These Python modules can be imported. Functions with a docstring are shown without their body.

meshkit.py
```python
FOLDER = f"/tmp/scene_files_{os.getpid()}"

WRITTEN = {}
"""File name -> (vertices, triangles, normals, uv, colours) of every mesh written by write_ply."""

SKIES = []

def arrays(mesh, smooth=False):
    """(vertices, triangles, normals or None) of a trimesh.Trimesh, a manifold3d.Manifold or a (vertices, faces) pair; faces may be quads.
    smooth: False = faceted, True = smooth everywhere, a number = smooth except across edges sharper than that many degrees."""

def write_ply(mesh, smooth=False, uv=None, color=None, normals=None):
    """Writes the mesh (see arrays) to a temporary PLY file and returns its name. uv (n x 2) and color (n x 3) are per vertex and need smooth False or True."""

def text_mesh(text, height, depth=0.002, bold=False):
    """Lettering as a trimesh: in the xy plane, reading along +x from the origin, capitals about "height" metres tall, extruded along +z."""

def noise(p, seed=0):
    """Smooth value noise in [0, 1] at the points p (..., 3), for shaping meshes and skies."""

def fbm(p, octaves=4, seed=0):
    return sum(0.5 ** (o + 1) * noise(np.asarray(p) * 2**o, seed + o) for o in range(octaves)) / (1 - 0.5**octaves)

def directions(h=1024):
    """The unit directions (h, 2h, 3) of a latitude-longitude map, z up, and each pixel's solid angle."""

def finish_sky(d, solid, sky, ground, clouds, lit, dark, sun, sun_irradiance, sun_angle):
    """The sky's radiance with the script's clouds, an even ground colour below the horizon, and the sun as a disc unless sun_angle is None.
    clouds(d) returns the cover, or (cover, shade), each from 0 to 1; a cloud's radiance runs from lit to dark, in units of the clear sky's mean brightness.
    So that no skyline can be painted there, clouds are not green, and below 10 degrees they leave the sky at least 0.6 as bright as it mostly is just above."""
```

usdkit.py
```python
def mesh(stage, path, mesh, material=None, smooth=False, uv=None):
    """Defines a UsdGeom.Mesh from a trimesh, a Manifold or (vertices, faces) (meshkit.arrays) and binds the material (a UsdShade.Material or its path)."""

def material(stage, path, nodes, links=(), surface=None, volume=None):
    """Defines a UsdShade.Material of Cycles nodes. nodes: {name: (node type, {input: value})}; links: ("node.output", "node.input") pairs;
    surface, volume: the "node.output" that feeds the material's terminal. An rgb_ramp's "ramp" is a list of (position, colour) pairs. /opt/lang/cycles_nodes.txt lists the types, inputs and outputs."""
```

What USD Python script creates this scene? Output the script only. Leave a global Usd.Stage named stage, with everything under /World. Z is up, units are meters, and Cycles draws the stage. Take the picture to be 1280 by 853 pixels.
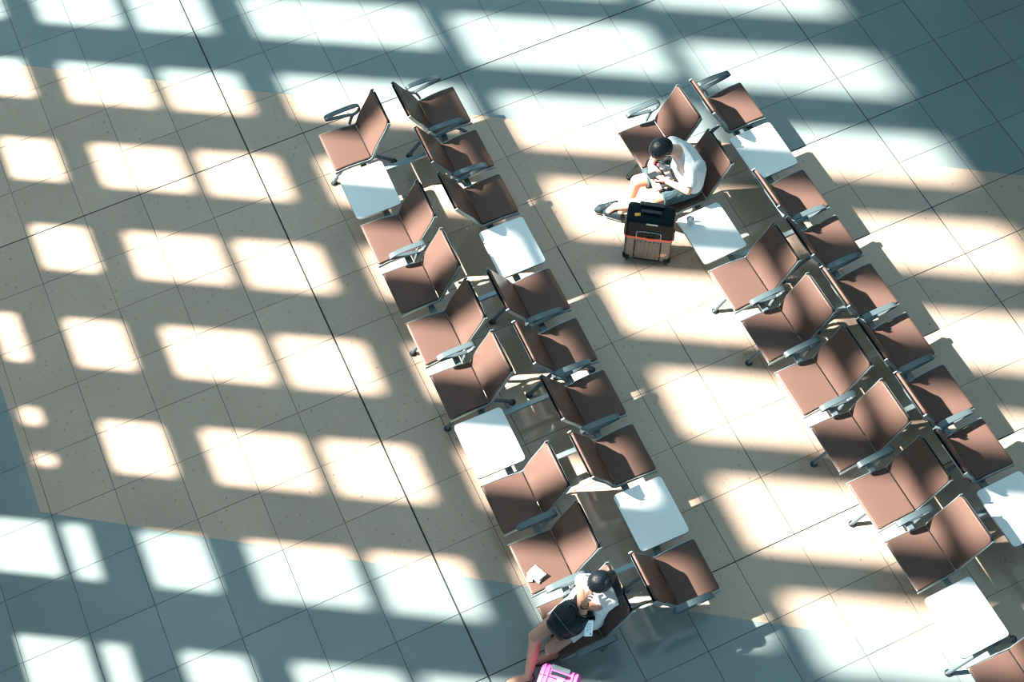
import math, random
import numpy as np, trimesh, manifold3d
import shapely.geometry as sg
import usdkit, meshkit
from pxr import Usd, UsdGeom, UsdLux, UsdShade, Gf, Sdf, Vt
rng = random.Random(7)
nrg = np.random.default_rng(7)
stage = Usd.Stage.CreateInMemory()
UsdGeom.SetStageUpAxis(stage, UsdGeom.Tokens.z)
UsdGeom.SetStageMetersPerUnit(stage, 1.0)
world = UsdGeom.Xform.Define(stage, '/World')
stage.SetDefaultPrim(world.GetPrim())
UsdGeom.Scope.Define(stage, '/World/Looks')

# ------------------------------------------------------------------ camera
CAM_POS = (7.78106384, -6.75309691, 11.6919326)
CAM_RIGHT = (0.41862229, 0.9077988, -0.02562652)
CAM_UP = (-0.79551255, 0.38016243, 0.47184352)
CAM_BACK = (0.43808122, -0.177138, 0.8813098)
FOCAL_PX = 1740.816
EXPOSURE = 0.0
cam = UsdGeom.Camera.Define(stage, '/World/camera')
cam.CreateHorizontalApertureAttr(36.0)
cam.CreateVerticalApertureAttr(36.0 * 853 / 1280)
cam.CreateFocalLengthAttr(FOCAL_PX / 1280 * 36.0)
cam.CreateClippingRangeAttr(Gf.Vec2f(0.1, 500))
cam.CreateExposureAttr(EXPOSURE)
cam.AddTransformOp().Set(Gf.Matrix4d(*CAM_RIGHT, 0, *CAM_UP, 0, *CAM_BACK, 0, *CAM_POS, 1))

# ------------------------------------------------------------------ sun and sky
SUN_KX, SUN_KY = 0.575, 0.96            # metres of shadow per metre of height
SUN_I, SUN_C = 8.6, (1.0, 0.885, 0.77)
SKY_I, SKY_C = 0.62, (0.30, 0.60, 0.78)
sun = UsdLux.DistantLight.Define(stage, '/World/sun')
sun.CreateIntensityAttr(SUN_I)
sun.CreateColorAttr(Gf.Vec3f(*SUN_C))
sun.CreateAngleAttr(0.85)
sun.CreateNormalizeAttr(True)
dz = -np.array([SUN_KX, SUN_KY, -1.0]); dz /= np.linalg.norm(dz)
dx = np.cross([0, 0, 1], dz); dx /= np.linalg.norm(dx)
dy = np.cross(dz, dx)
sun.AddTransformOp().Set(Gf.Matrix4d(*dx, 0, *dy, 0, *dz, 0, 0, 0, 0, 1))
sky = UsdLux.DomeLight.Define(stage, '/World/sky')
sky.CreateIntensityAttr(SKY_I)
sky.CreateColorAttr(Gf.Vec3f(*SKY_C))

# ------------------------------------------------------------------ helpers
used = {}
def numbered(parent, name):
    k = (parent, name); n = used.get(k, 0); used[k] = n + 1
    return name if n == 0 else f'{name}_{n:03d}'
def setdata(p, **kw):
    for k, v in kw.items():
        if v: p.SetCustomDataByKey(k, v)
def thing(name, label=None, cat=None, loc=(0, 0, 0), rz=0.0, group=None, kind=None):
    x = UsdGeom.Xform.Define(stage, '/World/' + numbered('/World', name))
    if tuple(loc) != (0, 0, 0) or rz:
        x.AddTranslateOp().Set(Gf.Vec3d(*map(float, loc)))
        x.AddRotateZOp().Set(float(rz))
    setdata(x.GetPrim(), label=label, category=cat, group=group, kind=kind)
    return x.GetPrim()
def obj(name, mesh, mat, parent=None, smooth=False, label=None, cat=None, group=None, kind=None, loc=None, rz=0.0):
    par = str(parent.GetPath()) if parent is not None else '/World'
    m = usdkit.mesh(stage, par + '/' + numbered(par, name), mesh, M[mat], smooth=smooth)
    if loc is not None:
        m.AddTranslateOp().Set(Gf.Vec3d(*map(float, loc))); m.AddRotateZOp().Set(float(rz))
    setdata(m.GetPrim(), label=label, category=cat, group=group, kind=kind)
    return m.GetPrim()
def copy_of(root, name, label, cat, loc, rz, group=None):
    r = thing(name, label, cat, loc, rz, group)
    r.GetReferences().AddInternalReference(root.GetPath()); r.SetInstanceable(True)
    return r
def box(x0, x1, y0, y1, z0, z1):
    b = trimesh.creation.box([x1 - x0, y1 - y0, z1 - z0]); b.apply_translation([(x0 + x1) / 2, (y0 + y1) / 2, (z0 + z1) / 2]); return b
def cat(ms): return trimesh.util.concatenate(ms)
def move(m, t=(0, 0, 0), rx=0, ry=0, rz=0):
    m = m.copy()
    for a, ax in ((rx, [1, 0, 0]), (ry, [0, 1, 0]), (rz, [0, 0, 1])):
        if a: m.apply_transform(trimesh.transformations.rotation_matrix(math.radians(a), ax))
    m.apply_translation(t); return m
def rrect(w, h, r, n=4):
    """closed outline (points) of a rounded rectangle, centred"""
    r = min(r, w / 2 - 1e-5, h / 2 - 1e-5); pts = []
    for cx, cy, a0 in ((w / 2 - r, h / 2 - r, 0), (-w / 2 + r, h / 2 - r, 90), (-w / 2 + r, -h / 2 + r, 180), (w / 2 - r, -h / 2 + r, 270)):
        for k in range(n + 1):
            a = math.radians(a0 + 90 * k / n); pts.append((cx + r * math.cos(a), cy + r * math.sin(a)))
    return np.array(pts)
def loft(rings, cap=True):
    """tube through rings (all the same number of points)"""
    n = len(rings[0]); v = np.vstack(rings); f = []
    for i in range(len(rings) - 1):
        for j in range(n):
            a, b = i * n + j, i * n + (j + 1) % n
            f += [(a, b, b + n), (a, b + n, a + n)]
    if cap:
        for k, flip in ((0, True), (len(rings) - 1, False)):
            c = len(v); v = np.vstack([v, rings[k].mean(0)])
            for j in range(n):
                t = (k * n + j, k * n + (j + 1) % n, c)
                f.append(t[::-1] if flip else t)
    m = trimesh.Trimesh(v, f, process=False); m.fix_normals(); return m
def spline(pts, n):
    """Catmull-Rom through pts, n points per span"""
    p = np.array(pts, float); p = np.vstack([2 * p[0] - p[1], p, 2 * p[-1] - p[-2]]); out = []
    for i in range(1, len(p) - 2):
        for t in np.linspace(0, 1, n, endpoint=False):
            a, b, c, d = p[i - 1], p[i], p[i + 1], p[i + 2]
            out.append(.5 * (2 * b + (c - a) * t + (2 * a - 5 * b + 4 * c - d) * t * t + (3 * b - a - 3 * c + d) * t ** 3))
    out.append(p[-2]); return np.array(out)
def sweep(path, section, up=(1, 0, 0), scale=None, cap=True):
    """section (n x 2: along 'side', along 'normal') swept along path (m x 3); 'up' is the side axis kept fixed"""
    path = np.asarray(path, float); rings = []
    tan = np.gradient(path, axis=0); tan /= np.linalg.norm(tan, axis=1)[:, None]
    side = np.asarray(up, float)
    for k, (p, t) in enumerate(zip(path, tan)):
        s = side - t * (side @ t); s /= np.linalg.norm(s); nn = np.cross(t, s)
        sc = section if scale is None else section * np.asarray(scale[k])
        rings.append(p + sc[:, :1] * s + sc[:, 1:] * nn)
    return loft(rings, cap)
def tube(path, r, n=10, cap=True):
    a = np.linspace(0, 2 * np.pi, n, endpoint=False)
    path = np.asarray(path, float)
    t = path[-1] - path[0]; up = [1, 0, 0] if abs(t[0]) < .8 * np.linalg.norm(t) else [0, 0, 1]
    if abs(np.asarray(up) @ t) > .98 * np.linalg.norm(t): up = [0, 1, 0]
    rr = np.broadcast_to(r, len(path))
    return sweep(path, np.c_[np.cos(a), np.sin(a)], up, scale=[(q, q) for q in rr], cap=cap)
def rbox(w, d, h, r, seg=3):
    """box w x d x h with all edges rounded, base centre at the origin"""
    s = manifold3d.Manifold.sphere(r, 4 * seg)
    return M3(manifold3d.Manifold.batch_hull([s.translate([sx * (w / 2 - r), sy * (d / 2 - r), z]) for sx in (-1, 1) for sy in (-1, 1) for z in (r, h - r)]))
def M3(m):
    q = m.to_mesh(); return trimesh.Trimesh(q.vert_properties[:, :3], q.tri_verts, process=False)
def plate(poly, z0, z1, bevel=0.0):
    m = trimesh.creation.extrude_polygon(poly, z1 - z0 - bevel, engine='earcut'); m.apply_translation([0, 0, z0])
    if bevel:
        inner = trimesh.creation.extrude_polygon(poly.buffer(-bevel), bevel, engine='earcut'); inner.apply_translation([0, 0, z1 - bevel])
        o, i = np.array(poly.exterior.coords)[:-1], np.array(poly.buffer(-bevel).exterior.coords)[:-1]
    return m

# ------------------------------------------------------------------ materials
M = {}
def mat(name, color, rough=0.5, metal=0.0, ior=1.5, noise=None, bump=None, **kw):
    nodes = {'p': ('principled_bsdf', {'base_color': color, 'roughness': rough, 'metallic': metal, 'ior': ior, **kw})}
    links = []
    nodes['tc'] = ('texture_coordinate', {})
    if noise:                                   # (scale, dark factor, detail)
        sc, dark, det = noise
        nodes['n'] = ('noise_texture', {'scale': sc, 'detail': det, 'roughness': .6})
        nodes['r'] = ('rgb_ramp', {'ramp': [(0.3, tuple(c * dark for c in color)), (0.65, color)]})
        links += [('tc.object', 'n.vector'), ('n.fac', 'r.fac'), ('r.color', 'p.base_color')]
    if bump:                                    # (scale, strength, distance)
        nodes['bn'] = ('noise_texture', {'scale': bump[0], 'detail': 3})
        nodes['b'] = ('bump', {'strength': bump[1], 'distance': bump[2]})
        links += [('tc.object', 'bn.vector'), ('bn.fac', 'b.height'), ('b.normal', 'p.normal')]
    M[name] = usdkit.material(stage, '/World/Looks/' + name, nodes, links, surface='p.BSDF')
# polished granite floor tile: fine speckle, a few darker pits, slight tone change per tile
def tile_mat(name, lo, mid, hi, pit):
    nodes = {'g': ('geometry', {}), 'oi': ('object_info', {}),
             'n1': ('noise_texture', {'scale': 170.0, 'detail': 3, 'roughness': .7}),
             'n2': ('noise_texture', {'scale': 26.0, 'detail': 4, 'roughness': .65}),
             'n3': ('noise_texture', {'scale': 1.1, 'detail': 2}),
             'r1': ('rgb_ramp', {'ramp': [(0.30, lo), (0.5, mid), (0.72, hi)]}),
             'r2': ('rgb_ramp', {'ramp': [(0.30, pit), (0.40, (1, 1, 1)), (1, (1, 1, 1))]}),
             'r3': ('rgb_ramp', {'ramp': [(0.3, (.92, .92, .92)), (0.7, (1.05, 1.05, 1.05))]}),
             'm1': ('mix_color', {'blend_type': 'multiply', 'fac': 1.0}),
             'm2': ('mix_color', {'blend_type': 'multiply', 'fac': 1.0}),
             'mr': ('map_range', {'from_min': 0., 'from_max': 1., 'to_min': .93, 'to_max': 1.05}),
             'm3': ('vector_math', {'math_type': 'scale'}),
             'p': ('principled_bsdf', {'roughness': FLOOR_ROUGH, 'ior': FLOOR_IOR})}
    links = [('g.position', 'n1.vector'), ('g.position', 'n2.vector'), ('g.position', 'n3.vector'), ('n1.fac', 'r1.fac'), ('n2.fac', 'r2.fac'), ('n3.fac', 'r3.fac'),
             ('r1.color', 'm1.a'), ('r2.color', 'm1.b'), ('m1.result', 'm2.a'), ('r3.color', 'm2.b'), ('oi.random', 'mr.value'), ('m2.result', 'm3.vector1'), ('mr.result', 'm3.scale'), ('m3.vector', 'p.base_color')]
    M[name] = usdkit.material(stage, '/World/Looks/' + name, nodes, links, surface='p.BSDF')
FLOOR_ROUGH, FLOOR_IOR = 0.12, 1.5
tile_mat('grey_stone', (.125, .170, .175), (.178, .240, .246), (.235, .305, .312), (.9, .9, .9))
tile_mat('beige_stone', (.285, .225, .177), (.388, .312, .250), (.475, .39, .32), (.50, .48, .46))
mat('grout', (.012, .02, .026), .9)
mat('leather', (.100, .063, .053), .34, specular_ior_level=.13, bump=(260, .10, .004))
mat('leather_edge', (.10, .06, .05), .4)
mat('shell', (.008, .020, .027), .45, specular_ior_level=.15)
mat('aluminium', (.24, .33, .36), .34, metal=.5)
mat('arm_metal', (.085, .125, .14), .34, metal=.3)
mat('underside', (.42, .47, .48), .4, metal=.3)
mat('dull_metal', (.11, .155, .175), .4, metal=.4)
mat('black_plastic', (.008, .017, .023), .32)
mat('laminate', (.74, .80, .81), .3)
mat('facade_metal', (.18, .22, .24), .5)
mat('ceiling_paint', (.05, .075, .09), .85)
mat('steel_dark', (.03, .04, .045), .4)
M['membrane'] = usdkit.material(stage, '/World/Looks/membrane', {'t': ('translucent_bsdf', {'color': (.272, .332, .360)})}, [], surface='t.BSDF')
M['pane'] = usdkit.material(stage, '/World/Looks/pane', {'t': ('transparent_bsdf', {}), 'g': ('glossy_bsdf', {'color': (1, 1, 1), 'roughness': 0.0}), 'f': ('fresnel', {'IOR': 1.2}), 'm': ('mix_closure', {})},
    [('f.fac', 'm.fac'), ('t.BSDF', 'm.closure1'), ('g.BSDF', 'm.closure2')], surface='m.closure')

# ------------------------------------------------------------------ floor: granite tiles
TX, TY = 0.6, 0.592850
R_ = np.array([CAM_RIGHT, CAM_UP, CAM_BACK])
def project(p):
    q = R_ @ (np.asarray(p, float) - CAM_POS); return 640 + FOCAL_PX * q[0] / -q[2], 426.5 - FOCAL_PX * q[1] / -q[2]
floor = thing('floor', 'polished grey granite tile floor crossed by bright window patches', kind='structure')
in_view = set()
for i in range(-20, 25):
    for j in range(-30, 15):
        cs = [project((( i + a) * TX, (j + b) * TY, 0)) for a in (0, 1) for b in (0, 1)]
        if sg.MultiPoint(cs).convex_hull.intersects(sg.box(0, 0, 1280, 853)): in_view.add((i, j))
WIDE_A = {(-10, None): .0075, (-6, (2, 3)): .006, (0, None): .0045, (2, None): .0035, (-5, (4, 8)): .003, (1, None): .003}   # joints along the rows (j lines)
WIDE_B = {(-2, None): .0055, (8, None): .0045, (2, (-2, 3)): .004, (4, (-2, 5)): .0035, (5, (-1, 4)): .004}                                     # joints across the rows (i lines)
def joint(d, line, other):
    base = .0016 + .0007 * (((line * 7919 + other * 104729) % 97) / 97.0)
    for (l, rg), w in d.items():
        if l == line and (rg is None or rg[0] <= other < rg[1]): return w
    return base
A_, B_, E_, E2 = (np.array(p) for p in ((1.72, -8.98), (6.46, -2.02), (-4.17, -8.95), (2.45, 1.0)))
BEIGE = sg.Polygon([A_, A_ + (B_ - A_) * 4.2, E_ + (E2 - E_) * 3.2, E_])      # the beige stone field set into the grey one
def tile_piece(poly, z0=-.02, z1=0.0, b=.0012):
    """one stone: convex outline, chamfered top edge"""
    o = np.array(sg.polygon.orient(poly).exterior.coords)[:-1]; i = np.array(sg.polygon.orient(poly.buffer(-b, join_style=2)).exterior.coords)[:-1]
    if len(i) != len(o): i = o
    else: i = np.roll(i, -int(np.argmin(np.linalg.norm(i - o[0], axis=1))), axis=0)
    n = len(o); v = np.vstack([np.c_[o, np.full(n, z0)], np.c_[o, np.full(n, z1 - b)], np.c_[i, np.full(n, z1)]])
    f = [(2 * n, 2 * n + k, 2 * n + k + 1) for k in range(1, n - 1)]
    for k in range(2):
        for a in range(n):
            p, q = n * k + a, n * k + (a + 1) % n
            f += [(p, q, q + n), (p, q + n, p + n)]
    return v, np.array(f)
def tile_polys(i, j):
    p = sg.box(i * TX + joint(WIDE_B, i, j), j * TY + joint(WIDE_A, j, i), (i + 1) * TX - joint(WIDE_B, i + 1, j), (j + 1) * TY - joint(WIDE_A, j + 1, i))
    out = []
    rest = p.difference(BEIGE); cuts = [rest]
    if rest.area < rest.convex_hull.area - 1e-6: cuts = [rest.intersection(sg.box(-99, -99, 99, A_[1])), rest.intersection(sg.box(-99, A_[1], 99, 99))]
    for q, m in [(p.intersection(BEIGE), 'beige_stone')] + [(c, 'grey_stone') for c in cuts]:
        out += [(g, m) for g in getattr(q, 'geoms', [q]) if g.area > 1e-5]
    return out
for (i, j) in sorted(in_view):
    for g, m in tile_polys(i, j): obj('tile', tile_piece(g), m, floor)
far = {'beige_stone': [[], [], 0], 'grey_stone': [[], [], 0]}
for i in range(-45, 55):
    for j in range(-22, 40):
        if (i, j) in in_view: continue
        for g, m in tile_polys(i, j):
            v, f = tile_piece(g); q = far[m]; q[0].append(v); q[1].append(f + q[2]); q[2] += len(v)
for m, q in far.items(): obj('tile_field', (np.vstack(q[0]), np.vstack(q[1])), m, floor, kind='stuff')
obj('grout_bed', box(-27, 33, -13.04, 23.7, -.08, -.0035), 'grout', floor)

# ------------------------------------------------------------------ window wall (left, outside the frame) whose openings throw the patches of sun
YF = -13.5
CEIL = 15.7
wall = thing('wall_left', 'tall window wall of dark mullions, transoms and glass panes', kind='structure')
zf = lambda y: (y - YF) / SUN_KY
SP = 1.2045
def cols(s0, w, k0=-7, k1=20): return [(s0 + SP * k, s0 + SP * k + w) for k in range(k0, k1)]
ROWS = [(-1.28, .50, cols(.21, .63)), (-3.35, -1.50, cols(.0, .77)), (-5.33, -3.61, cols(-.06, .64)),
        (-7.42, -5.70, cols(-.02, .61)), (-8.25, -7.72, cols(-.02, .59))]
low = cols(-.02, .59)
low_open = [(-8.86, -8.62, [c for c in low if 4.4 < c[0] < 5.2 or c[0] > 6.5 and c[0] < 9]), (-9.5, -8.93, [c for c in low if 4.4 < c[0] < 5.2 or c[0] > 6.5])]
SX = .6 * YF
XA, XB = -18., 22.
wall_shape = sg.box(XA, 0, XB, CEIL + .6)
holes, panes = [], []
for y0, y1, cs in ROWS + low_open:
    for a, b in cs:
        holes.append(sg.box(a + SX, zf(y0), b + SX, zf(y1)))
for a, b in ((5.93, 6.14), (6.46, 6.60)): holes.append(sg.box(a + SX, zf(-8.9), b + SX, zf(-8.69)))
def upright(poly, y0, y1):
    m = trimesh.creation.extrude_polygon(poly, y1 - y0, engine='earcut')
    v = m.vertices.copy(); m.vertices = np.c_[v[:, 0], y1 - v[:, 2], v[:, 1]]; m.fix_normals(); return m
edges = [XA] + [SX + SP * (k + .5) + .33 for k in range(-6, 20)] + [XB]
# one bay (post, spandrels and transoms) per column of openings
for k in range(-7, 20):
    x0 = SX + SP * k - .30; x1 = x0 + SP
    bay = sg.box(x0, 0, x1, CEIL + .6)
    for h in holes: bay = bay.difference(h)
    parts = [g for g in getattr(bay, 'geoms', [bay]) if g.area > 1e-4]
    obj('mullion_bay', cat([upright(g, YF - .03, YF + .03) for g in parts]), 'facade_metal', wall)
for h in holes:
    x0, z0, x1, z1 = h.bounds
    obj('pane', box(x0 - .01, x1 + .01, YF - .045, YF - .035, z0 - .01, z1 + .01), 'pane', wall)
midbar = [box(a + SX, b + SX, YF + .03, YF + .07, zf(-6.64), zf(-6.50)) for a, b in cols(-.02, .61)]
obj('glazing_bar', cat(midbar), 'facade_metal', wall)

# ------------------------------------------------------------------ ceiling: translucent membrane roof
ceiling = thing('ceiling', 'high translucent white membrane roof of the hall', kind='structure')
obj('roof_membrane', box(-30, 33, YF + 1.2, 23.9, CEIL + .3, CEIL + .32), 'membrane', ceiling)
obj('edge_beam', box(-30, 33, YF - .03, YF + 1.2, CEIL, CEIL + .4), 'facade_metal', ceiling)

balcony = thing('balcony', 'upper walkway slab on which the viewer stands', kind='structure')
obj('balcony_slab', box(8.0, 24, -12.8, 23, 9.7, 10.05), 'ceiling_paint', balcony)
obj('balcony_kerb', box(7.92, 8.0, -12.8, 23, 9.62, 10.2), 'facade_metal', balcony)
blocker = thing('mezzanine', 'low dark slab on posts, unseen, added to dim the far right floor', kind='structure')  # added out of view to block roof light over the far right floor
obj('gallery_slab', box(-16, 7.4, 3.35, 9.5, 4.55, 4.85), 'ceiling_paint', blocker)
obj('gallery_kerb', box(-16, 7.4, 3.27, 3.35, 4.5, 5.0), 'facade_metal', blocker)
for x_ in (-14, -8, -2, 4): obj('gallery_post', move(trimesh.creation.cylinder(.16, height=4.55, sections=24), (x_, 6.5, 2.275)), 'facade_metal', blocker, smooth=40)
wall_r = thing('wall_right', 'dark side wall, unseen, added to cut sky light from the right', kind='structure')  # unseen wall, put in dark to keep side sky light off the floor
obj('wall_panel', box(-27, 33, 23.6, 23.9, 0, CEIL), 'ceiling_paint', wall_r)

#@@BENCH
# ------------------------------------------------------------------ seats
def pad(path, width, thick, r_end0, r_end1, dish=0.006, mat_='leather'):
    """upholstered pad: rounded-rectangle section lofted along a (depth, height) path, corners rounded at both ends"""
    p = np.asarray(path, float); L = np.r_[0, np.cumsum(np.linalg.norm(np.diff(p, axis=0), axis=1))]; tot = L[-1]
    ts = np.unique(np.r_[np.linspace(0, 1, 9)[:-1] * r_end0, np.linspace(r_end0, tot - r_end1, 14), tot - np.linspace(0, 1, 9) * r_end1])
    d, z = np.interp(ts, L, p[:, 0]), np.interp(ts, L, p[:, 1]); w = np.interp(ts, L, width)
    tan = np.c_[np.gradient(d, ts), np.gradient(z, ts)]; tan /= np.linalg.norm(tan, axis=1)[:, None]
    rings = []
    for k, t in enumerate(ts):
        ww, th = w[k], thick
        for r, s in ((r_end0, t), (r_end1, tot - t)):
            if s < r: ww -= 2 * (r - math.sqrt(max(r * r - (r - s) ** 2, 0))) * .98
            e = .012
            if s < e: th = thick * (.45 + .55 * math.sqrt(max(1 - (1 - s / e) ** 2, 0)))
        o = rrect(max(ww, .02), th, th * .42, 3)
        xx = np.abs(o[:, 0]) / (w[k] / 2)
        off = np.where(o[:, 1] > 0, -dish * (1 - xx ** 2), 0)
        n = (-tan[k, 1], tan[k, 0])
        rings.append(np.c_[o[:, 0], d[k] + n[0] * (o[:, 1] + off), z[k] + n[1] * (o[:, 1] + off)])
    return loft(rings)
# profile (depth in front of the spine of the double row, height); front of the seat first
FRONT, CREASE = .728, .335
def make_seat(root):
    seat_path = [(FRONT, .418), (FRONT - .03, .428), (.60, .428), (.48, .420), (CREASE + .012, .410)]
    p = spline(seat_path, 6)
    L = len(p)
    m = pad([(a, b) for a, b in p], np.interp(np.linspace(0, 1, L), [0, 1], [.488, .450]), .030, .030, .010)
    obj('seat_pad', flipfix(m), 'leather', root, smooth=50)
    back_path = [(CREASE - .004, .418), (.312, .470), (.262, .580), (.196, .690), (.148, .775), (.112, .852)]
    b = spline(back_path, 6)
    m = pad([(a, c) for a, c in b], np.interp(np.linspace(0, 1, len(b)), [0, .3, 1], [.446, .462, .452]), .028, .010, .045)
    obj('backrest_pad', flipfix(m), 'leather', root, smooth=50)
    bb = spline([(CREASE - .030, .400), (.286, .462), (.236, .572), (.170, .682), (.122, .768), (.090, .838)], 6)
    m = pad([(a, c) for a, c in bb], np.full(len(bb), .440), .012, .010, .040, 0)
    obj('back_shell', flipfix(m), 'shell', root, smooth=50)
    m = pad([(a, c - .022) for a, c in spline([(FRONT - .012, .416), (.60, .424), (.48, .416), (CREASE + .01, .404)], 5)], np.linspace(.47, .44, 16), .012, .03, .01, 0)
    obj('seat_shell', flipfix(m), 'underside', root, smooth=50)
    for s in (-1, 1):       # flat aluminium strip running along the side of seat and back
        rail = spline([(FRONT + .004, .402), (.60, .412), (.46, .404), (.372, .394), (.326, .412), (.298, .470), (.248, .580), (.182, .690), (.134, .775), (.104, .842)], 5)
        w = np.interp(np.linspace(0, 1, len(rail)), [0, .45, 1], [.249, .231, .230])
        path = np.c_[s * w, rail]
        obj('side_rail', sweep(path, rrect(.010, .034, .004, 2), (1, 0, 0)), 'aluminium', root, smooth=40)
    pts = spline([(FRONT + .008, .410), (FRONT + .008, .410)], 2)
    obj('front_trim', move(rbox(.47, .010, .022, .004, 2), (0, FRONT - .006, .392)), 'aluminium', root, smooth=40)
    obj('back_bracket', cat([move(rbox(.36, .010, .050, .004, 2), (0, 0, -.025), rx=-22).apply_translation([0, .247, .500]) or move(rbox(.36, .010, .050, .004, 2), (0, .246, .47), rx=0)]), 'aluminium', root, smooth=40)
    obj('seat_bracket', cat([move(rbox(.05, .20, .05, .01, 2), (s * .17, .44, .335)) for s in (-1, 1)]), 'dull_metal', root, smooth=40)
def flipfix(m):
    m.fix_normals(); return m
def make_table(root):
    top = sg.box(-.245, .305, .245, .695).buffer(.035, quad_segs=6)
    obj('table_top', plate(top, .416, .440), 'laminate', root, smooth=40)
    obj('edge_band', plate(top.buffer(.002).difference(top.buffer(-.004)), .418, .436), 'aluminium', root, smooth=40)
    obj('table_bracket', cat([move(rbox(.42, .06, .03, .008, 2), (0, y, .386)) for y in (.40, .56)] + [move(rbox(.05, .22, .05, .01, 2), (s * .17, .44, .335)) for s in (-1, 1)]), 'dull_metal', root, smooth=40)
def armrest_mesh():
    """flat loop of aluminium: long flat top, rounded nose, lower return, and a stem down to the beam (local: x across, y forward)"""
    loop = spline([(.262, .520), (.252, .560), (.275, .602), (.36, .612), (.50, .606), (.585, .594), (.618, .572), (.598, .548), (.52, .530), (.40, .506), (.335, .488)], 6)
    w = np.interp(np.linspace(0, 1, len(loop)), [0, .15, .25, .55, .68, .8, 1], [.7, .85, 1.1, 1.1, .9, .8, .7])
    a = sweep(np.c_[np.zeros(len(loop)), loop], rrect(.050, .012, .005, 2), (1, 0, 0), scale=[(q, 1) for q in w])
    st = spline([(.262, .535), (.285, .500), (.335, .478), (.365, .42), (.385, .36)], 5)
    b = sweep(np.c_[np.zeros(len(st)), st], rrect(.032, .022, .008, 2), (1, 0, 0))
    return cat([a, b])
ARM = armrest_mesh()

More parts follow.
